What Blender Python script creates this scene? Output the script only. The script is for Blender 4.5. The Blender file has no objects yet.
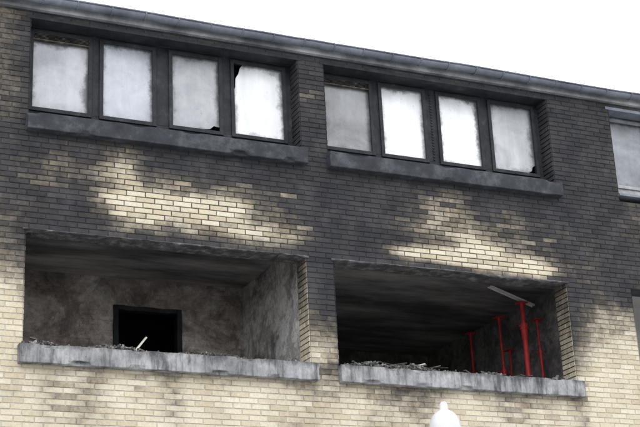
import bpy, bmesh, math, random
from mathutils import Vector, Matrix, noise
random.seed(7)
scene=bpy.context.scene
col=scene.collection
def sm(a,b,t):
    t=max(0,min(1,(t-a)/(b-a))); return t*t*(3-2*t)
def lerp_tab(tab,x):
    if x<=tab[0][0]: return tab[0][1]
    for (a,va),(b,vb) in zip(tab,tab[1:]):
        if x<=b: return va+(vb-va)*(x-a)/(b-a)
    return tab[-1][1]
def nz(x,y,s,o=0): return noise.noise(Vector((x*s+o,y*s-o*1.7,o*3.1)))
def fnz(x,y,s,o=0): return nz(x,y,s,o)+.5*nz(x,y,s*2.1,o+5)+.25*nz(x,y,s*4.3,o+9)

# ------------------------------------------------------------ node helpers
class M:
    def __init__(s,name,rough=.8,spec=.3,metal=0):
        s.m=bpy.data.materials.new(name); s.m.use_nodes=True
        s.nt=s.m.node_tree; s.b=s.nt.nodes['Principled BSDF']
        s.b.inputs['Roughness'].default_value=rough
        s.b.inputs['Specular IOR Level'].default_value=spec
        s.b.inputs['Metallic'].default_value=metal
        s.tc=s.nt.nodes.new('ShaderNodeTexCoord')
        s.obj=s.tc.outputs['Object']
    def n(s,t): return s.nt.nodes.new(t)
    def l(s,a,b): s.nt.links.new(a,b)
    def noise(s,scale,detail=5,rough=.6,vec=None,dist=0,sc=None):
        v=vec or s.obj
        if sc:
            mp=s.n('ShaderNodeMapping'); mp.inputs['Scale'].default_value=sc
            s.l(v,mp.inputs['Vector']); v=mp.outputs[0]
        k=s.n('ShaderNodeTexNoise'); k.inputs['Scale'].default_value=scale
        k.inputs['Detail'].default_value=detail; k.inputs['Roughness'].default_value=rough
        k.inputs['Distortion'].default_value=dist
        s.l(v,k.inputs['Vector']); return k.outputs['Fac']
    def ramp(s,fac,stops,interp='LINEAR'):
        r=s.n('ShaderNodeValToRGB'); r.color_ramp.interpolation=interp
        e=r.color_ramp.elements
        while len(e)<len(stops): e.new(.5)
        for i,(p,c) in enumerate(stops):
            e[i].position=p
            if not hasattr(c,'__len__'): c=(c,c,c)
            e[i].color=(*c,1)
        s.l(fac,r.inputs['Fac']); return r.outputs['Color']
    def mix(s,f,a,b,mode='MIX'):
        k=s.n('ShaderNodeMix'); k.data_type='RGBA'; k.blend_type=mode
        for inp,v in ((k.inputs[0],f),(k.inputs[6],a),(k.inputs[7],b)):
            if isinstance(v,(int,float)): inp.default_value=v
            elif isinstance(v,tuple): inp.default_value=(*v,1)
            else: s.l(v,inp)
        return k.outputs[2]
    def math(s,op,a,b=0,clamp=False):
        k=s.n('ShaderNodeMath'); k.operation=op; k.use_clamp=clamp
        for i,v in enumerate((a,b)):
            if isinstance(v,(int,float)): k.inputs[i].default_value=v
            else: s.l(v,k.inputs[i])
        return k.outputs[0]
    def attr(s,name):
        k=s.n('ShaderNodeAttribute'); k.attribute_name=name; return k.outputs['Fac']
    def color(s,c):
        if isinstance(c,tuple): s.b.inputs['Base Color'].default_value=(*c,1)
        else: s.l(c,s.b.inputs['Base Color'])
        return s
    def bump(s,h,strength=.3,dist=.01):
        k=s.n('ShaderNodeBump'); k.inputs['Strength'].default_value=strength
        k.inputs['Distance'].default_value=dist
        s.l(h,k.inputs['Height']); s.l(k.outputs[0],s.b.inputs['Normal']); return s

# bricks
def mk_brick():
    k=M('yellow_brick_sooted',.9,.15)
    rnd=k.attr('rnd'); soot=k.attr('soot'); mort=k.attr('mort')
    base=k.ramp(rnd,[(0,(.47,.405,.295)),(.2,(.535,.475,.355)),(.6,(.575,.52,.40)),(.92,(.60,.55,.44)),(1,(.50,.42,.31))])
    f=k.noise(35,6,.7)
    base=k.mix(.5,base,k.ramp(f,[(.3,.6),(.7,1.2)]),'MULTIPLY')
    g=k.noise(.9,4)
    base=k.mix(.3,base,k.ramp(g,[(.3,.7),(.7,1.1)]),'MULTIPLY')
    mcol=k.ramp(k.noise(18,5),[(.3,(.38,.36,.31)),(.7,(.52,.50,.45))])
    c=k.mix(mort,base,mcol)
    n2=k.noise(11,7,.78); n3=k.noise(1.9,9,.78,dist=.4); n4=k.noise(3.2,5,.6,sc=(1,1,.2))
    s2=k.math('ADD',soot,k.math('MULTIPLY',k.math('SUBTRACT',n2,.5),.7))
    s2=k.math('ADD',s2,k.math('MULTIPLY',k.math('SUBTRACT',n3,.5),.85))
    s2=k.math('ADD',s2,k.math('MULTIPLY',k.math('SUBTRACT',n4,.5),.30),True)
    s2=k.math('MULTIPLY',s2,k.math('MULTIPLY',soot,3.5,True))
    sc=k.ramp(s2,[(0,(1,1,1)),(.2,(.80,.79,.785)),(.4,(.53,.515,.515)),(.6,(.29,.28,.285)),(.8,(.14,.138,.15)),(1,(.08,.083,.095))])
    c=k.mix(1.0,c,sc,'MULTIPLY')
    film=k.ramp(k.noise(3,8,.72),[(.3,(.014,.0145,.018)),(.5,(.028,.029,.034)),(.7,(.064,.063,.068))])
    film=k.mix(k.math('MULTIPLY',rnd,.35),film,(.062,.059,.060))
    c=k.mix(k.math('MULTIPLY',k.math('POWER',s2,1.9),.92,True),c,film)
    k.color(c); k.bump(k.noise(60,5,.7),.35,.004); return k.m
MB=mk_brick()
def mk_plain(name,stops,scale=6,rough=.85,spec=.2,bump=.3,bs=40,bd=.006,metal=0,sc=None):
    k=M(name,rough,spec,metal); k.color(k.ramp(k.noise(scale,7,.65,sc=sc),stops)); k.bump(k.noise(bs,6,.7),bump,bd); return k.m
def mk_concrete_sill():
    k=M('sill_concrete',.9,.2)
    a=k.ramp(k.noise(5,8,.7),[(.25,(.18,.185,.195)),(.45,(.30,.305,.315)),(.7,(.45,.45,.45))])
    st=k.ramp(k.noise(3.0,6,.7,sc=(3,3,.5)),[(.36,.18),(.5,.78),(.60,1)])
    c=k.mix(.85,a,st,'MULTIPLY')
    big=k.ramp(k.noise(1.1,5,.6),[(.35,.62),(.55,1)])
    c=k.mix(.8,c,big,'MULTIPLY')
    sp=k.ramp(k.noise(30,4,.6),[(.62,0),(.72,1)])
    c=k.mix(k.math('MULTIPLY',sp,.6),c,(.06,.06,.065))
    sep=k.n('ShaderNodeSeparateXYZ'); k.l(k.obj,sep.inputs[0])
    top=k.math('ADD',k.math('MULTIPLY',k.math('SUBTRACT',sep.outputs[2],5.76),9),k.math('MULTIPLY',k.math('SUBTRACT',k.noise(3,8,.75,sc=(1,1,.5)),.5),5),True)
    c=k.mix(k.math('MULTIPLY',top,.85),c,(.045,.045,.052))
    k.color(c); k.bump(k.noise(22,7,.75),.6,.015); return k.m
MSILL=mk_concrete_sill()
MSILLC=mk_plain('clean_concrete',[(.3,(.34,.34,.33)),(.7,(.47,.46,.44))],4)
MSILLD=mk_plain('sooted_concrete',[(.3,(.022,.024,.029)),(.5,(.038,.040,.048)),(.75,(.10,.105,.115))],4,.85,.2,.5,25,.01)
MFRAME=mk_plain('charred_frame',[(.35,(.010,.011,.014)),(.6,(.024,.026,.032)),(.8,(.07,.072,.08))],7,.65,.3,.8,45,.01)
MSTEEL=mk_plain('scorched_lintel',[(.3,(.03,.03,.033)),(.5,(.075,.075,.08)),(.66,(.19,.19,.19)),(.8,(.40,.40,.39))],8,.85,.3,.6,30,.01,sc=(1,1,3))
MGUT=mk_plain('gutter_zinc',[(.3,(.07,.08,.105)),(.6,(.15,.17,.21)),(.8,(.27,.29,.33))],3,.5,.5,.2,30,.004)
MFASC=mk_plain('fascia_board',[(.3,(.05,.053,.06)),(.45,(.16,.165,.18)),(.65,(.40,.41,.43))],1.2,.8,.2,.2)
MROOF=mk_plain('roof_felt',[(.3,(.06,.065,.075)),(.7,(.11,.115,.13))],3)
MDARK=mk_plain('dark_room_box',[(.3,(.015,.015,.016)),(.7,(.04,.038,.038))],4)  # near-black lining for the inner hall and rooms behind upper windows
MASHF=mk_plain('ash_bounce_floor',[(.3,(.18,.175,.17)),(.7,(.36,.35,.33))],3)  # ash-grey floor, made pale to bounce light onto walls and ceilings
MCEIL=mk_plain('burnt_ceiling',[(.3,(.05,.05,.056)),(.44,(.13,.13,.135)),(.56,(.27,.265,.26)),(.72,(.48,.47,.45))],1.1,.9,.1,.7,12,.04,sc=(.5,1.8,1))
MPLAST=mk_plain('clean_plaster',[(.3,(.45,.45,.44)),(.7,(.6,.6,.58))],3)
MWOODC=mk_plain('charred_wood',[(.3,(.02,.02,.02)),(.5,(.07,.06,.055)),(.7,(.2,.17,.14))],9,sc=(1,1,1))
MWOODL=mk_plain('pale_timber',[(.3,(.34,.31,.26)),(.7,(.66,.63,.57))],8)
MRED=mk_plain('red_prop_paint',[(.25,(.35,.03,.035)),(.5,(.66,.045,.05)),(.8,(.72,.10,.10))],9,.5,.4,.2,50,.002)
MGALV=mk_plain('galvanised_tube',[(.3,(.50,.46,.47)),(.7,(.72,.69,.69))],9,.5,.4,.1,50,.002)
MASH=mk_plain('ash_rubble',[(.3,(.02,.02,.022)),(.5,(.09,.088,.085)),(.66,(.30,.29,.27)),(.8,(.5,.49,.46))],14)
MWHITE=mk_plain('white_window_frame',[(.3,(.50,.50,.5)),(.7,(.72,.72,.72))],2,.5,.4,.05)
MSTAIN=mk_plain('stained_window_frame',[(.3,(.07,.07,.08)),(.5,(.20,.20,.215)),(.7,(.42,.42,.44))],3,.5,.4,.05)
MLAMP=mk_plain('opal_lamp_shade',[(.3,(.50,.51,.53)),(.7,(.57,.58,.59))],3,.35,.5,.03)
MPOLE=mk_plain('lamp_pole_paint',[(.3,(.16,.18,.18)),(.7,(.25,.27,.27))],3,.5,.4,.1)
k=M('clear_window_glass',.05,.6); k.color((.03,.035,.04)); MGL=k.m

def mk_burntwall(name,cols,brick=0,scale=1.5,off=0,top=.55):
    k=M(name,.95,.1)
    mp=k.n('ShaderNodeMapping'); mp.inputs['Location'].default_value=(off,off*.7,off*.3); k.l(k.obj,mp.inputs[0])
    a=k.noise(scale,10,.78,vec=mp.outputs[0],dist=.3)
    c=k.ramp(a,cols)
    f=k.noise(14,6,.7,vec=mp.outputs[0]); c=k.mix(.6,c,k.ramp(f,[(.3,.5),(.7,1.3)]),'MULTIPLY')
    if brick:
        sep=k.n('ShaderNodeSeparateXYZ'); k.l(k.obj,sep.inputs[0])
        cb=k.n('ShaderNodeCombineXYZ')
        k.l(k.math('ADD',sep.outputs[0],sep.outputs[1]),cb.inputs[0]); k.l(sep.outputs[2],cb.inputs[1])
        bt=k.n('ShaderNodeTexBrick'); bt.inputs['Scale'].default_value=1
        bt.inputs['Brick Width'].default_value=.24; bt.inputs['Row Height'].default_value=.0664
        bt.inputs['Mortar Size'].default_value=.006; bt.inputs['Color1'].default_value=(1,.95,.93,1)
        bt.inputs['Color2'].default_value=(.82,.79,.79,1); bt.inputs['Mortar'].default_value=(.65,.65,.65,1)
        k.l(cb.outputs[0],bt.inputs['Vector'])
        pm_=k.ramp(k.noise(2.0,6,.7,vec=mp.outputs[0]),[(.48,0),(.58,brick)])
        c=k.mix(pm_,c,k.mix(1.0,c,bt.outputs['Color'],'MULTIPLY'))
    bl_=k.ramp(k.noise(2.6,9,.7,vec=mp.outputs[0],dist=.5),[(.49,0),(.56,1)])
    c=k.mix(k.math('MULTIPLY',bl_,.45),c,(.07,.065,.065))
    s3=k.n('ShaderNodeSeparateXYZ'); k.l(k.obj,s3.inputs[0])
    t=k.math('ADD',k.math('MULTIPLY',k.math('SUBTRACT',s3.outputs[2],6.95),1.5),k.math('MULTIPLY',k.math('SUBTRACT',k.noise(2.2,6,.65),.5),2.2),True)
    c=k.mix(k.math('MULTIPLY',t,top),c,(.05,.048,.052))
    k.color(c); k.bump(k.noise(18,8,.75),.7,.03); return k.m
MBACK=mk_burntwall('burnt_back_wall',[(.3,(.14,.12,.115)),(.42,(.30,.255,.24)),(.52,(.50,.43,.405)),(.64,(.76,.72,.69))],.8,1.6,0,.6)
MSIDE=mk_burntwall('burnt_side_wall',[(.34,(.14,.138,.14)),(.43,(.36,.35,.345)),(.50,(.68,.66,.64)),(.62,(.82,.81,.79))],.5,1.5,3,.45)
MROOM2=mk_burntwall('burnt_room_wall',[(.3,(.09,.09,.096)),(.44,(.22,.215,.22)),(.55,(.40,.39,.385)),(.7,(.62,.61,.59))],0,1.6,8,.5)

def mk_pane(name,c1,c2,edge,seed,rough=.25):
    k=M(name,rough,.5)
    g=k.tc.outputs['Generated']
    sep=k.n('ShaderNodeSeparateXYZ'); k.l(g,sep.inputs[0])
    mp=k.n('ShaderNodeMapping'); mp.inputs['Location'].default_value=(seed*3.3,seed,seed*1.9); k.l(k.obj,mp.inputs[0]); v=mp.outputs[0]
    ex=k.math('MINIMUM',sep.outputs[0],k.math('SUBTRACT',1,sep.outputs[0]))
    ez=k.math('MINIMUM',sep.outputs[2],k.math('SUBTRACT',1,sep.outputs[2]))
    ed=k.math('MINIMUM',ex,k.math('MULTIPLY',ez,1.5))
    ed=k.math('ADD',ed,k.math('MULTIPLY',k.math('SUBTRACT',k.noise(2.6,7,.75,vec=v),.5),.55))
    base=k.ramp(k.noise(2.0,6,.62,vec=v,dist=.3),[(.32,c1),(.5,tuple((a+b)/2 for a,b in zip(c1,c2))),(.68,c2)])
    st=k.ramp(k.noise(6,5,.6,vec=v,sc=(1,1,.12)),[(.3,.78),(.6,1.04)])
    base=k.mix(.6,base,st,'MULTIPLY')
    # smoke film denser near the head of the pane
    hz=k.math('MULTIPLY',k.math('ADD',k.math('SUBTRACT',sep.outputs[2],.75),k.math('MULTIPLY',k.math('SUBTRACT',k.noise(3,5,.6,vec=v),.5),.6)),1.6,True)
    base=k.mix(k.math('MULTIPLY',hz,.5),base,(.12,.12,.135))
    mask=k.ramp(ed,[(max(0,edge-.06),1),(edge+.10,0)])
    c=k.mix(k.math('MULTIPLY',mask,.8),base,(.06,.062,.07))
    spk=k.ramp(k.noise(26,3,.5,vec=v),[(.66,0),(.74,1)])
    c=k.mix(k.math('MULTIPLY',spk,.25),c,(.12,.12,.13))
    k.color(c); return k.m

# ------------------------------------------------------------ mesh helpers
def empty(name,loc=(0,0,0)):
    o=bpy.data.objects.new(name,None); o.location=loc; col.objects.link(o); return o
def mesh_obj(name,verts,faces,mat,parent=None,smooth=False):
    me=bpy.data.meshes.new(name); me.from_pydata([tuple(v) for v in verts],[],faces); me.update()
    if smooth: me.polygons.foreach_set('use_smooth',[True]*len(me.polygons))
    me.materials.append(mat); o=bpy.data.objects.new(name,me); col.objects.link(o)
    if parent: o.parent=parent
    return o
BF=[(0,1,5,4),(1,3,7,5),(3,2,6,7),(2,0,4,6),(4,5,7,6),(0,2,3,1)]
def boxv(x0,x1,y0,y1,z0,z1): return [Vector((x,y,z)) for z in (z0,z1) for y in (y0,y1) for x in (x0,x1)]
class Acc:
    def __init__(s): s.v=[];s.f=[]
    def box(s,*a): s.add(boxv(*a),BF)
    def add(s,v,f):
        o=len(s.v); s.v+=list(v); s.f+=[tuple(i+o for i in q) for q in f]
    def obox(s,c,size,rot):
        sx,sy,sz=[t/2 for t in size]
        s.add([Vector(c)+rot@v for v in boxv(-sx,sx,-sy,sy,-sz,sz)],BF)
    def cyl(s,p0,p1,r,n=12,r1=None):
        p0=Vector(p0);p1=Vector(p1);d=(p1-p0).normalized()
        a=d.orthogonal().normalized();b=d.cross(a); r1=r if r1 is None else r1
        v=[];
        for p,rr in ((p0,r),(p1,r1)):
            for i in range(n):
                t=2*math.pi*i/n; v.append(p+a*math.cos(t)*rr+b*math.sin(t)*rr)
        f=[(i,(i+1)%n,n+(i+1)%n,n+i) for i in range(n)]+[tuple(range(n))[::-1],tuple(range(n,2*n))]
        s.add(v,f)
    def obj(s,name,mat,parent=None,bevel=0):
        o=mesh_obj(name,s.v,s.f,mat,parent)
        if bevel:
            m=o.modifiers.new('b','BEVEL'); m.width=bevel; m.segments=2; m.limit_method='ANGLE'; m.angle_limit=math.radians(50)
        return o
def rough_box(name,x0,x1,y0,y1,z0,z1,step,amp,mat,parent,seed=0,bevel=.008,chip=0):
    def div(a,b,s): return max(1,int(round((b-a)/s)))
    n=(div(x0,x1,step),div(y0,y1,step),div(z0,z1,step))
    bm=bmesh.new(); cache={}
    def V(i,j,k):
        if (i,j,k) not in cache:
            cache[(i,j,k)]=bm.verts.new((x0+(x1-x0)*i/n[0],y0+(y1-y0)*j/n[1],z0+(z1-z0)*k/n[2]))
        return cache[(i,j,k)]
    for i in range(n[0]):
        for j in range(n[1]):
            bm.faces.new([V(i,j,0),V(i,j+1,0),V(i+1,j+1,0),V(i+1,j,0)])
            bm.faces.new([V(i,j,n[2]),V(i+1,j,n[2]),V(i+1,j+1,n[2]),V(i,j+1,n[2])])
    for i in range(n[0]):
        for k_ in range(n[2]):
            bm.faces.new([V(i,0,k_),V(i+1,0,k_),V(i+1,0,k_+1),V(i,0,k_+1)])
            bm.faces.new([V(i,n[1],k_),V(i,n[1],k_+1),V(i+1,n[1],k_+1),V(i+1,n[1],k_)])
    for j in range(n[1]):
        for k_ in range(n[2]):
            bm.faces.new([V(0,j,k_),V(0,j,k_+1),V(0,j+1,k_+1),V(0,j+1,k_)])
            bm.faces.new([V(n[0],j,k_),V(n[0],j+1,k_),V(n[0],j+1,k_+1),V(n[0],j,k_+1)])
    for (i,j,k_),v in cache.items():
        p=v.co*6+Vector((seed,seed*2,0)); q=noise.noise_vector(p)*amp+noise.noise_vector(p*4)*amp*.5
        v.co+=q
        edge=(j==0)+(k_ in(0,n[2]))
        if chip and edge==2:
            c=max(0,noise.noise(Vector((v.co.x*3.1,seed,k_)))-.12)*chip
            v.co.y+=c; v.co.z+=(c if k_==0 else -c)
    me=bpy.data.meshes.new(name); bm.to_mesh(me); bm.free(); me.materials.append(mat)
    o=bpy.data.objects.new(name,me); col.objects.link(o); o.parent=parent
    if bevel:
        m=o.modifiers.new('b','BEVEL'); m.width=bevel; m.segments=2; m.limit_method='ANGLE'; m.angle_limit=math.radians(50)
    return o

# ------------------------------------------------------------ building data
C=.0664
BAYS=[-4.80,-1.01,3.40,7.19,11.60,15.39]; BW={3.40:3.43,7.19:3.38}
XL,XR=-5.84,19.82; NC=150; TOP=NC*C; TH=.29
bl=empty('brick_apartment_building')
ops=[]
for b in BAYS:
    w=BW.get(b,3.4)
    ops+= [(b,b+w,127*C,148*C),(b,b+w,85*C,108*C),(b,b+w,43*C,66*C),(b+.2,b+w-.2,14*C,33*C)]
xs=sorted({XL,XR}|{o[0] for o in ops}|{o[1] for o in ops}); zs=sorted({0,TOP}|{o[2] for o in ops}|{o[3] for o in ops})
def solid(i,k_):
    if not(0<=i<len(xs)-1 and 0<=k_<len(zs)-1): return False
    cx=(xs[i]+xs[i+1])/2; cz=(zs[k_]+zs[k_+1])/2
    return not any(o[0]<cx<o[1] and o[2]<cz<o[3] for o in ops)
A=Acc(); Y0,Y1=.012,TH
for i in range(len(xs)-1):
    for k_ in range(len(zs)-1):
        if not solid(i,k_): continue
        a,b,c,d=xs[i],xs[i+1],zs[k_],zs[k_+1]
        A.add([(a,Y0,c),(b,Y0,c),(b,Y0,d),(a,Y0,d)],[(0,1,2,3)])
        A.add([(a,Y1,c),(b,Y1,c),(b,Y1,d),(a,Y1,d)],[(3,2,1,0)])
        if not solid(i-1,k_): A.add([(a,Y0,c),(a,Y1,c),(a,Y1,d),(a,Y0,d)],[(0,1,2,3)])
        if not solid(i+1,k_): A.add([(b,Y0,c),(b,Y1,c),(b,Y1,d),(b,Y0,d)],[(3,2,1,0)])
        if not solid(i,k_-1): A.add([(a,Y0,c),(b,Y0,c),(b,Y1,c),(a,Y1,c)],[(3,2,1,0)])
        if not solid(i,k_+1): A.add([(a,Y0,d),(b,Y0,d),(b,Y1,d),(a,Y1,d)],[(0,1,2,3)])
A.v=[Vector(v) for v in A.v]
A.obj('front_wall_core',MSILLD,bl)

# ---- soot distribution on the facade (metres)
LOW=[(0,8.0),(2.2,6.9),(3.0,6.65),(3.4,6.6),(6.8,6.15),(7.0,6.0),(7.2,6.05),(10.5,6.05),(10.7,6.25),(11.1,6.5),(11.6,6.7),(12.6,7.4),(14,9.6)]
AMP=[(-.5,0),(1.5,.30),(2.6,.62),(3.1,.80),(3.35,.92),(3.6,1.10),(10.8,1.10),(11.1,1.0),(11.6,.88),(12.6,.6),(15,.1),(16,0)]
PATCH=[(4.52,7.98,.28,.36,.80),(4.58,7.5,.44,.28,.70),(5.15,7.80,.55,.28,.52),(5.5,7.55,.85,.30,.70),(6.15,7.78,.65,.26,.46),(6.3,7.38,.65,.20,.66),
       (3.80,7.90,.42,.34,.48),(3.75,7.45,.3,.15,.2),(9.0,7.98,.5,.30,.46),(9.05,7.6,.75,.26,.64),(8.50,7.36,.65,.10,1.0),(9.5,7.34,.95,.17,.80),(10.1,7.28,.4,.1,.5),(9.95,7.85,.55,.38,.32),
       (8.3,7.8,.4,.3,.22),(7.0,9.3,.3,.4,.24),(11.0,7.6,.45,.6,.15)]
def S(x,z):
    n=fnz(x,z,.9,2)
    lo=lerp_tab(LOW,x)+.28*n+.25*fnz(x,z*.08,4,33)
    s=sm(lo-.65,lo+.8,z)*lerp_tab(AMP,x)
    if x<3.3 and z>8: s*=1-.20*sm(8,9.6,z)
    s+=.16*max(0,fnz(x,z,1.4,11)+.1)*sm(4.3,5.5,z)
    if 3.3<x<10.7:
        run=sm(4.4,5.62,z)*(1 if z<5.85 else 0)
        s+=.50*run*max(0,.30+fnz(x,z*.10,3.6,4))
    return max(0,min(1.10,s))
def P(x,z):
    p=sum(w*math.exp(-((x-cx)/rx)**2-((z-cz)/rz)**2) for cx,cz,rx,rz,w in PATCH)
    m=min(1,p*3)
    return p+(.30*fnz(x,z*1.1,1.5,21)+.14*fnz(x*.6,z*3,2.4,15))*m
BV=[];BFc=[];aS=[];aR=[];aM=[]
def add_brick(mp,u0,u1,v0,v1,world,smul=1.0,nopatch=False):
    x,z=world((u0+u1)/2,(v0+v1)/2)
    rnd=random.random(); j=random.uniform(-.0016,.0016)
    rr=(random.random()-.5)
    if random.random()<.12: rr*=2
    cb=0 if nopatch else max(-.1,min(.95,P(x,z)))
    w_=min(1,max(0,cb)*4)
    jit=(random.random()-.5)*.17
    o=len(BV); m=.0048; e=.003
    a0,a1,b0,b1=u0+m+random.uniform(-.0015,.0015),u1-m+random.uniform(-.0015,.0015),v0+m*.9+random.uniform(-.001,.001),v1-m*.9+random.uniform(-.001,.001)
    fd=.008+j-(.004 if cb>.5 and random.random()<.35 else 0)
    pts=[(a0,b0,0),(a1,b0,0),(a1,b1,0),(a0,b1,0),(a0+e,b0+e,fd),(a1-e,b0+e,fd),(a1-e,b1-e,fd),(a0+e,b1-e,fd)]
    for u,v,d in pts:
        BV.append(mp(u,v,d)); wx,wz=world(u,v); s=S(wx,wz)*smul
        s=s+jit*min(1,s*2)*(1 if s<.95 else .8)
        if not nopatch: s=s-(.76*max(-.05,min(1.05,P(wx,wz)))+.26*cb+rr*.24*w_)
        aS.append(max(0,min(1,s))); aR.append(rnd); aM.append(0)
    BFc.extend([(o+4,o+5,o+6,o+7),(o,o+1,o+5,o+4),(o+1,o+2,o+6,o+5),(o+2,o+3,o+7,o+6),(o+3,o,o+4,o+7)])
    o=len(BV)
    for u,v in ((u0,v0),(u1,v0),(u1,v1),(u0,v1)):
        BV.append(mp(u,v,0)); s=S(*world(u,v))*smul; aS.append(max(0,min(1,s*(1-.30*max(0,cb))))); aR.append(rnd); aM.append(1)
    BFc.append((o,o+1,o+2,o+3))
def course(mp,ua,ub,v0,v1,world,shift,**kw):
    L=.228; i=math.floor((ua-shift)/L); u=shift+i*L; cells=[]
    while u<ub-1e-6:
        a,b=max(u,ua),min(u+L,ub)
        if b-a>1e-4: cells.append([a,b])
        u+=L
    if len(cells)>1 and cells[0][1]-cells[0][0]<.05: cells[1][0]=cells[0][0]; cells.pop(0)
    if len(cells)>1 and cells[-1][1]-cells[-1][0]<.05: cells[-2][1]=cells[-1][1]; cells.pop()
    for a,b in cells: add_brick(mp,a,b,v0,v1,world,**kw)
front=lambda u,v,d:(u,.008-d,v)
for r in range(NC):
    z0,z1=r*C,(r+1)*C; zc=(z0+z1)/2
    bl_=sorted((o[0],o[1]) for o in ops if o[2]<zc<o[3])
    cur=XL; spans=[]
    for a,b in bl_: spans.append((cur,a)); cur=b
    spans.append((cur,XR))
    for a,b in spans: course(front,a,b,z0,z1,lambda u,v:(u,v),(r%2)*.114+.02*math.sin(r*1.7))
    for o in ops:
        if not(o[2]<zc<o[3]): continue
        lower=85*C-.01<=o[2]<6
        sm_= .5 if lower and o[1]<10 else (.55 if lower else 1)
        xe=o[1]
        course(lambda u,v,d,xe=xe:(xe-d,-u,v),-.29,-.001,z0,z1,lambda u,v,xe=xe:(xe,v),(r%2)*.12,smul=sm_,nopatch=True)
        xe=o[0]
        course(lambda u,v,d,xe=xe:(xe+d,u,v),.001,.29,z0,z1,lambda u,v,xe=xe:(xe,v),(r%2)*.12,nopatch=True)
ob=mesh_obj('brick_facing',BV,BFc,MB,bl)
for nme,arr in (('soot',aS),('rnd',aR),('mort',aM)):
    at=ob.data.attributes.new(nme,'FLOAT','POINT'); at.data.foreach_set('value',arr)

# ---- shell, roof
sh=Acc()
sh.box(XL,XL+.25,TH+.002,11.0,0,TOP); sh.box(XR-.25,XR,TH+.002,11.0,0,TOP); sh.box(XL,XR,11.0,11.3,0,TOP)
sh.box(XL+.25,XR-.25,8.0,8.2,0,TOP-.3)
sh.obj('side_and_rear_walls',MPLAST,bl)
rf=Acc(); rf.add([Vector(v) for v in [(XL-.2,-.10,10.045),(XR+.2,-.10,10.045),(XR+.2,5.6,11.3),(XL-.2,5.6,11.3),(XL-.2,11.6,10.0),(XR+.2,11.6,10.0),
  (XL-.2,-.10,10.02),(XR+.2,-.10,10.02),(XR+.2,11.6,9.975),(XL-.2,11.6,9.975)]],
  [(0,1,2,3),(3,2,5,4),(6,9,8,7),(0,6,7,1),(4,5,8,9),(0,3,4,9,6),(1,7,8,5,2)])
rf.obj('roof',MROOF,bl)
rough_box('fascia',XL,XR,-.055,.10,TOP-.045,TOP+.055,.16,.002,MFASC,bl,3,.004)
gv=[];gf=[];prof=[]
R=.062;gc=(-.125,10.03)
for i in range(9):
    t=math.pi+math.pi*i/8; prof.append((gc[0]+R*math.cos(t),gc[1]+R*math.sin(t)))
for i in range(6):
    t=math.radians(0+i*60); prof.insert(0,(gc[0]-R-.008+.011*math.cos(t),gc[1]+.004+.011*math.sin(t)))
ns=96
for s_ in range(ns+1):
    x=XL-.1+(XR-XL+.2)*s_/ns; dz=.016*nz(x,0,.6,7)+.008*nz(x,3,2.2,7)
    for y,z in prof: gv.append((x,y,z+dz))
n=len(prof)
for s_ in range(ns):
    for i in range(n-1): gf.append((s_*n+i,(s_+1)*n+i,(s_+1)*n+i+1,s_*n+i+1))
g=mesh_obj('gutter',gv,gf,MGUT,bl,True); md=g.modifiers.new('s','SOLIDIFY'); md.thickness=.003
br=Acc(); x=XL+.1
while x<XR:
    for i in range(8):
        t0=math.pi+math.pi*i/8;t1=math.pi+math.pi*(i+1)/8;r=R+.008
        br.cyl((x,gc[0]+r*math.cos(t0),gc[1]+r*math.sin(t0)),(x,gc[0]+r*math.cos(t1),gc[1]+r*math.sin(t1)),.009,6)
    br.cyl((x,gc[0]-R,gc[1]+.008),(x,-.05,gc[1]+.02),.008,6)
    x+=.42
br.obj('gutter_brackets',MGUT,bl)

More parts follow.
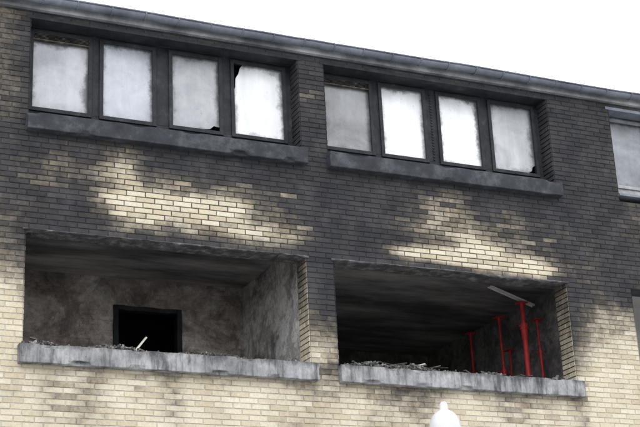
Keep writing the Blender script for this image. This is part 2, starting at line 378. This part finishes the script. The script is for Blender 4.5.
# ---- upper windows
PX=[(.07,.77),(.92,1.57),(1.79,2.43),(2.60,3.29)]
FULL=[(0,0),(1,0),(1,1),(0,1)]
def upper_window(b,w,burnt,mats,zb=127*C,shapes={}):
    F=Acc(); ya,yb=.235,.295; zt=148*C
    mat=MFRAME if burnt else (MSTAIN if b==11.6 else MWHITE)
    pz0,pz1=8.76,9.765
    p=[(a*w/3.4,c*w/3.4) for a,c in PX]
    F.box(b+.009,b+w-.009,ya,yb,zb+.002,pz0); F.box(b+.009,b+w-.009,ya,yb,pz1,zt-.001)
    ed=[.009]+[t for q in p for t in q]+[w-.009]
    for i in range(0,len(ed),2):
        F.box(b+ed[i],b+ed[i+1],ya,yb,pz0,pz1)
    F.obj('window_frame',mat,bl,.004)
    G=Acc()
    for a,c in p:
        for (s0,s1,t0,t1) in ((a-.03,a+.018,pz0-.03,pz1+.03),(c-.018,c+.03,pz0-.03,pz1+.03)):
            G.box(b+s0,b+s1,ya-.025,ya-.002,t0,t1)
        G.box(b+a+.018,b+c-.018,ya-.024,ya-.002,pz0-.03,pz0+.018)
        G.box(b+a+.018,b+c-.018,ya-.024,ya-.002,pz1-.018,pz1+.03)
    if burnt:
        m_=(p[1][1]+p[2][0])/2
        for q in range(24):
            if b<5: break
            z=pz0+.02+q*.041; G.box(b+m_-.014,b+m_+.014,ya-.012,ya-.002,z,z+.022)
    G.obj('window_sashes',mat,bl,.003)
    for i,(a,c) in enumerate(p):
        z1=pz1-(.09 if i==0 and burnt else 0)
        sh_=shapes.get(i,FULL); n_=len(sh_); P_=Acc()
        vv=[Vector((b+a+(c-a)*u,yy,pz0+(z1-pz0)*v)) for yy in (ya+.030,ya+.036) for u,v in sh_]
        P_.add(vv,[tuple(range(n_)),tuple(range(n_,2*n_))[::-1]]+[((q+1)%n_,q,n_+q,n_+(q+1)%n_) for q in range(n_)])
        P_.obj('window_pane',mats[i],bl)
    if burnt:
        L=Acc(); a,c=p[0]
        L.box(b+a+.018,b+c-.018,ya-.02,ya+.02,pz1-.105,pz1-.09)
        for q in range(5):
            z=pz1-.085+q*.017
            L.obox((b+(a+c)/2,ya-.005,z+.004),(c-a-.04,.03,.004),Matrix.Rotation(math.radians(35),3,'X'))
        L.obj('vent_louvre',MWOODC,bl)
w1=(.68,.69,.72);w2=(.82,.83,.84)
pm=[mk_pane('pane_smoked_a',(.22,.23,.25),(.44,.45,.48),.0,1),mk_pane('pane_smoked_b',(.34,.36,.40),(.54,.56,.62),.0,2),
    mk_pane('pane_smoked_c',(.28,.29,.31),(.46,.47,.49),.01,3.4),mk_pane('pane_white_a',w1,w2,.02,4.7)]
pn=[mk_pane('pane_smoked_d',(.15,.15,.155),(.32,.33,.35),.03,5),mk_pane('pane_white_b',w1,w2,.0,6.3),
    mk_pane('pane_white_c',w1,w2,.0,7.9),mk_pane('pane_smoked_e',(.28,.29,.31),(.48,.49,.51),.02,8.2)]
pg=mk_pane('pane_lightly_smoked',(.14,.15,.16),(.34,.36,.4),.0,9)
upper_window(3.40,3.43,True,pm,shapes={
    2:[(0,0),(.62,0),(.68,.045),(.80,.055),(.88,.10),(1,.09),(1,1),(0,1)],
    3:[(.02,0),(1,0),(1,1),(.22,1),(.17,.95),(.14,.87),(.08,.80),(.07,.68),(.03,.58),(.035,.40),(.01,.2)]})
upper_window(7.19,3.38,True,pn,shapes={
    3:[(0,0),(.78,0),(.82,.04),(.9,.07),(.93,.13),(1,.16),(1,1),(0,1)]})
for b in BAYS:
    if b in (3.40,7.19): continue
    upper_window(b,3.4,False,[pg if b==11.6 else MGL]*4)

# ---- sills
rough_box('upper_window_sill',3.37,6.87,-.115,.23,8.355,8.56,.05,.005,MSILLD,bl,1,.010,.10)
rough_box('upper_window_sill.001',7.17,10.61,-.115,.23,8.355,8.56,.05,.005,MSILLD,bl,5,.010,.10)
rough_box('loggia_sill',3.35,6.89,-.10,.36,5.615,5.825,.04,.006,MSILL,bl,2,.008,.16)
rough_box('loggia_sill.001',7.18,10.62,-.10,.36,5.615,5.825,.04,.006,MSILL,bl,9,.008,.16)
for b in BAYS:
    if b not in (3.40,7.19):
        rough_box('loggia_sill',b-.03,b+3.43,-.10,.36,5.60,5.825,.3,.002,MSILLC,bl,b,.01)
        s_=Acc(); s_.box(b-.02,b+3.42,-.05,.233,8.50,8.535); s_.obj('metal_sill',MGUT,bl,.004)
    w=BW.get(b,3.4)
    for (a,c,z0,z1) in ((b,b+w,43*C,66*C),(b+.2,b+w-.2,14*C,33*C)):
        s_=Acc(); s_.box(a-.04,c+.04,-.06,.2,z0-.06,z0+.02); s_.obj('lower_window_sill',MSILLC,bl,.006)
        F=Acc(); nn=4; pw=(c-a)/nn
        for i in range(nn+1):
            xx=a+i*pw; F.box(max(a+.009,xx-.04),min(c-.009,xx+.04),.16,.22,z0+.021,z1-.001)
        for i in range(nn):
            F.box(a+i*pw+.04,a+(i+1)*pw-.04,.161,.219,z0+.021,z0+.09); F.box(a+i*pw+.04,a+(i+1)*pw-.04,.161,.219,z1-.07,z1-.001)
        F.obj('lower_window_frame',MWHITE,bl,.004)
        G=Acc(); G.box(a+.01,c-.01,.185,.192,z0+.03,z1-.01); G.obj('lower_window_glass',MGL,bl)

# ---- lintels over the burnt openings
def lintel(b,w,seed):
    z=108*C; n=110; v=[];f=[]
    for i in range(n+1):
        x=b-.03+(w+.06)*i/n
        j=.010*fnz(x,seed,4,1); drop=.022*max(0,fnz(x,seed,2.2,6))+.004+.008*fnz(x,seed,9,2)
        t=z+.004+j*.4; bt=z-drop-.004
        yf=-.014+.008*nz(x,seed,5,3)
        v+=[(x,.05,t+.004),(x,yf,t),(x,yf-.003,(t+bt)/2),(x,yf+.006,bt),(x,.28,bt+.004)]
    for i in range(n):
        for j in range(4): f.append((i*5+j,i*5+j+1,(i+1)*5+j+1,(i+1)*5+j))
    f+=[(4,3,2,1,0),tuple(n*5+q for q in range(5))]
    mesh_obj('loggia_lintel',v,f,MSTEEL,bl)
lintel(3.40,3.43,1.3); lintel(7.19,3.38,5.7)
for b in BAYS:
    w=BW.get(b,3.4)
    s_=Acc(); s_.box(b-.05,b+w+.05,-.004,.2,148*C-.012,148*C+.03); s_.obj('window_lintel',MFRAME if b in(3.4,7.19) else MGUT,bl)

# ---- rooms behind openings
def quadroom(x0,x1,y0,y1,z0,z1,mats,door=None):
    def q(nm,pts,m): mesh_obj(nm,pts,[(0,1,2,3)],m,bl)
    q('room_side_wall',[(x0,y0,z0),(x0,y1,z0),(x0,y1,z1),(x0,y0,z1)],mats[1])
    q('room_side_wall',[(x1,y0,z0),(x1,y0,z1),(x1,y1,z1),(x1,y1,z0)],mats[2])
    q('room_ceiling',[(x0,y0,z1),(x0,y1,z1),(x1,y1,z1),(x1,y0,z1)],mats[3])
    q('room_floor',[(x0,y0,z0),(x1,y0,z0),(x1,y1,z0),(x0,y1,z0)],mats[4])
    if door:
        a,c,h=door
        q('room_back_wall',[(x0,y1,z0),(a,y1,z0),(a,y1,z1),(x0,y1,z1)],mats[0])
        q('room_back_wall',[(c,y1,z0),(x1,y1,z0),(x1,y1,z1),(c,y1,z1)],mats[0])
        q('room_back_wall',[(a,y1,h),(c,y1,h),(c,y1,z1),(a,y1,z1)],mats[0])
        D=Acc(); 
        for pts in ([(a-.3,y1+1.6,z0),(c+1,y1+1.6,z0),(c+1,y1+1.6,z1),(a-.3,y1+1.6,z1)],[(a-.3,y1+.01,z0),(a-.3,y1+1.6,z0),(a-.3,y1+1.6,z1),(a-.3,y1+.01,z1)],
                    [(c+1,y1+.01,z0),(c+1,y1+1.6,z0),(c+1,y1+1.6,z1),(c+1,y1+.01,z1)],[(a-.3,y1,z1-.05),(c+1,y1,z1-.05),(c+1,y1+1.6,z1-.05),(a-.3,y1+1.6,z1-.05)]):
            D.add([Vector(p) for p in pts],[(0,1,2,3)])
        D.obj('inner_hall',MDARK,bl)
        rough_box('door_frame',a-.05,a+.02,y1-.03,y1+.1,z0,h+.04,.05,.008,MFRAME,bl,1,.004)
        rough_box('door_frame_jamb',c-.02,c+.05,y1-.03,y1+.1,z0,h+.04,.05,.008,MFRAME,bl,4,.004)
        rough_box('door_frame_head',a+.02,c-.02,y1-.028,y1+.1,h-.02,h+.04,.05,.008,MFRAME,bl,6,.004)
    else: q('room_back_wall',[(x0,y1,z0),(x1,y1,z0),(x1,y1,z1),(x0,y1,z1)],mats[0])
quadroom(2.97,6.94,TH+.001,2.4,4.9,7.5,[MBACK,MBACK,MSIDE,MCEIL,MASHF],(5.17,6.01,7.08))
quadroom(7.12,11.2,TH+.001,5.0,4.9,7.5,[MROOM2,MROOM2,MROOM2,MCEIL,MASHF])
for b in BAYS:
    if b not in (3.40,7.19):
        quadroom(b-.15,b+3.5,TH+.001,1.7,4.9,7.5,[MPLAST]*4+[MASHF])
    quadroom(b-.15,b+3.5,TH+.001,3.5,7.75,TOP-.02,[MDARK]*5)

# ---- steel props
def prop(x,y,ztop,r=.03,zc=6.35,lean=(0,0)):
    e=empty('steel_prop',(x,y,4.9)); H=ztop-4.9; hc=zc-4.9
    top=Vector((lean[0],lean[1],H)); L=lambda t:top*t/H
    A=Acc(); A.box(-.07,.07,-.07,.07,.001,.010); A.cyl(L(.01),L(hc),r,16); A.cyl(L(hc-.16),L(hc+.01),r*1.25,16)
    A.obj('outer_tube',MRED,e)
    B=Acc(); B.cyl(L(hc-.05),L(H-.01),r*.80,16); B.obox(top-Vector((0,0,.004)),(.14,.14,.008),Matrix.Identity(3))
    B.obj('inner_tube',MRED,e)
    Cc=Acc(); Cc.cyl(L(hc-.02),L(hc+.06),r*1.6,12); Cc.cyl(L(hc+.02)+Vector((-.10,-.03,0)),L(hc+.02)+Vector((.10,.03,0)),.008,8)
    Cc.cyl(L(hc+.12)+Vector((-.05,-.04,0)),L(hc+.12)+Vector((.05,.04,0)),.007,8)
    Cc.obj('collar_nut',MRED,e)
    return e
prop(10.73,1.35,7.30,.036,6.93)
prop(10.89,2.2,7.34,.024,6.5,(-.02,0))
prop(10.97,3.2,7.38,.026,6.4)
prop(11.06,1.45,7.10,.018,6.6,(-.04,0))
prop(11.08,2.35,6.90,.02,6.2,(.02,0))
bar=Acc(); d=Vector((.68,0,-.22)); rot=d.to_track_quat('X','Z').to_matrix()
bar.obox((10.57,1.35,7.395),(.74,.07,.010),rot); bar.obox((10.57,1.32,7.385),(.74,.006,.028),rot); bar.obox((10.57,1.38,7.385),(.74,.006,.028),rot)
bar.obj('steel_channel',MGALV,None)

# ---- debris on sills, planks
def debris(name,x0,x1,n,h,seed,sticks,heaps=()):
    random.seed(seed); A=Acc()
    for _ in range(n):
        x=random.uniform(x0,x1)
        if heaps and random.random()<.55:
            hx,hw=random.choice(heaps); x=max(x0,min(x1,random.gauss(hx,hw)))
        hb=sum(math.exp(-((x-hx)/hw)**2) for hx,hw in heaps)
        dens=.4+.6*max(0,min(1,.5+nz(x,seed,2.2,1)))
        s=random.uniform(.008,.038)*dens*(1+.3*hb); y=random.uniform(-.03,.33)
        R_=Matrix.Rotation(random.uniform(0,6),3,Vector((random.random(),random.random(),random.random()+.1)).normalized())
        A.obox((x,y,5.825+s*.3+random.random()*h*(dens+hb)*(1-abs(y-.15)*2)),(s*random.uniform(1,2.5),s*random.uniform(.6,1.4),s*random.uniform(.4,1)),R_)
    o=A.obj(name,MASH,None)
    B=Acc()
    for _ in range(sticks):
        x=random.uniform(x0+.2,x1-.3); L=random.uniform(.15,.6)
        R_=Matrix.Rotation(random.uniform(-.5,.5),3,'Z')@Matrix.Rotation(random.uniform(-.26,.26),3,'Y')
        B.obox((x,random.uniform(.02,.3),5.85+random.random()*h),(L,random.uniform(.012,.035),random.uniform(.006,.02)),R_)
    if sticks: b=B.obj(name+'_splinters',MWOODC,None); b.parent=o
    return o
debris('debris_pile',3.40,6.7,1100,.045,3,16,((3.7,.18),(4.5,.15),(5.6,.2)))
debris('debris_pile.001',7.25,8.9,800,.06,5,36,((7.6,.2),(8.3,.25)))
debris('debris_pile.002',8.9,10.5,420,.025,8,10,((9.3,.15),(10.3,.12)))
A=Acc(); R_=Matrix.Rotation(math.radians(-52),3,'Y')@Matrix.Rotation(.1,3,'X')
A.obox((4.78,.22,5.955),(.30,.045,.018),R_); A.obj('timber_batten',MWOODL,None,.002)
A=Acc()
A.obox((7.9,.12,5.90),(.62,.05,.014),Matrix.Rotation(.15,3,'Z')@Matrix.Rotation(-.06,3,'Y'))
A.obox((8.2,.2,5.91),(.5,.03,.02),Matrix.Rotation(-.3,3,'Z')@Matrix.Rotation(-.2,3,'Y'))
A.obox((9.35,.16,5.87),(.28,.03,.014),Matrix.Rotation(.5,3,'Z')@Matrix.Rotation(.16,3,'Y'))
A.obj('broken_plank',MWOODL,None,.002)

# ------------------------------------------------------------ street lamp
sl=empty('street_lamp',(6.86,-3,0))
def lathe(name,prof,mat,parent,n=40):
    v=[];f=[]
    for r,z in prof:
        for i in range(n):
            t=2*math.pi*i/n; v.append((r*math.cos(t),r*math.sin(t),z))
    for j in range(len(prof)-1):
        for i in range(n): f.append((j*n+i,j*n+(i+1)%n,(j+1)*n+(i+1)%n,(j+1)*n+i))
    return mesh_obj(name,v,f,mat,parent,True)
lathe('shade',[(.001,4.695),(.022,4.69),(.036,4.675),(.042,4.65),(.042,4.615),(.06,4.60),(.095,4.58),(.125,4.545),(.145,4.50),(.155,4.44),(.158,4.36),(.15,4.27),(.125,4.19),(.085,4.13),(.06,4.11)],MLAMP,sl)
lathe('collar',[(.062,4.14),(.066,4.10),(.066,4.0),(.05,3.97)],MPOLE,sl)
lathe('pole',[(.13,0),(.13,.02),(.085,.03),(.08,.9),(.055,.95),(.045,3.99)],MPOLE,sl)

# ------------------------------------------------------------ ground
def sheet(name,x0,x1,y0,y1,z,mat): return mesh_obj(name,[(x0,y0,z),(x1,y0,z),(x1,y1,z),(x0,y1,z)],[(0,1,2,3)],mat)
MGR=mk_plain('grass_ground',[(.3,(.05,.07,.03)),(.7,(.10,.12,.05))],.6)
MAS=mk_plain('asphalt',[(.3,(.045,.045,.048)),(.7,(.07,.07,.07))],20)
MPV=mk_plain('pale_bounce_paving',[(.3,(.36,.355,.34)),(.7,(.48,.475,.46))],5)  # light concrete tone, picked to bounce light up at the facade
sheet('ground',-600,600,-600,600,-.13,MGR)
sheet('road',-200,200,-36,-24,-.124,MAS)
a=Acc(); a.box(-60,60,-23.85,0.0,-.2,-.006); a.obj('bounce_pavement',MPV)  # unseen plaza, widened and made pale to throw light into the openings
a=Acc(); a.box(-60,60,-24,-23.852,-.2,.0); a.obj('kerb',MSILLC,None,.01)
a=Acc()
for i in range(-20,20): a.box(i*6,i*6+3,-30.06,-29.94,-.13,-.119)
a.obj('road_markings',MWHITE)

# ------------------------------------------------------------ light, sky
el=math.radians(42); az=math.radians(200)
w=bpy.data.worlds.new('World'); scene.world=w; w.use_nodes=True; nt=w.node_tree
bg=nt.nodes['Background']; bg.inputs['Strength'].default_value=.135
sky=nt.nodes.new('ShaderNodeTexSky'); sky.sky_type='NISHITA'; sky.sun_disc=False
sky.sun_elevation=el; sky.sun_rotation=az; sky.dust_density=4; sky.air_density=1
mx=nt.nodes.new('ShaderNodeMix'); mx.data_type='RGBA'
tc=nt.nodes.new('ShaderNodeTexCoord'); nn=nt.nodes.new('ShaderNodeTexNoise'); nn.inputs['Scale'].default_value=1.5; nn.inputs['Detail'].default_value=5
nt.links.new(tc.outputs['Generated'],nn.inputs['Vector'])
rp=nt.nodes.new('ShaderNodeValToRGB'); rp.color_ramp.elements[0].position=.3; rp.color_ramp.elements[0].color=(.88,.88,.88,1); rp.color_ramp.elements[1].position=.7; rp.color_ramp.elements[1].color=(.97,.97,.97,1)
nt.links.new(nn.outputs['Fac'],rp.inputs[0]); nt.links.new(rp.outputs[0],mx.inputs[0])
nt.links.new(sky.outputs[0],mx.inputs[6]); mx.inputs[7].default_value=(16.6,17.0,17.9,1)
nt.links.new(mx.outputs[2],bg.inputs['Color'])
sd=bpy.data.lights.new('sun','SUN'); sd.energy=1.0; sd.angle=math.radians(25); sd.color=(1,.97,.92)
so=bpy.data.objects.new('sun',sd); col.objects.link(so)
dirv=Vector((math.sin(az)*math.cos(el),math.cos(az)*math.cos(el),math.sin(el)))
so.rotation_euler=dirv.to_track_quat('Z','Y').to_euler()

# ------------------------------------------------------------ camera
cd=bpy.data.cameras.new('camera'); cam=bpy.data.objects.new('camera',cd); col.objects.link(cam)
X=Vector((.9114,.1032,.3984)); Z=Vector((-.0461,-.9365,.3479)); X.normalize(); Z=(Z-X*Z.dot(X)).normalized(); Yv=Z.cross(X)
right=Vector((X.x,Yv.x,Z.x)); up=-Vector((X.y,Yv.y,Z.y)); back=-Vector((X.z,Yv.z,Z.z))
mt=Matrix((right,up,back)).transposed().to_4x4(); mt.translation=Vector((0,-15,1.6)); cam.matrix_world=mt
cd.sensor_width=36; cd.lens=1434/640*36; cd.clip_end=2000
scene.camera=cam
scene.view_settings.view_transform='Standard'; scene.view_settings.look='None'; scene.view_settings.exposure=0
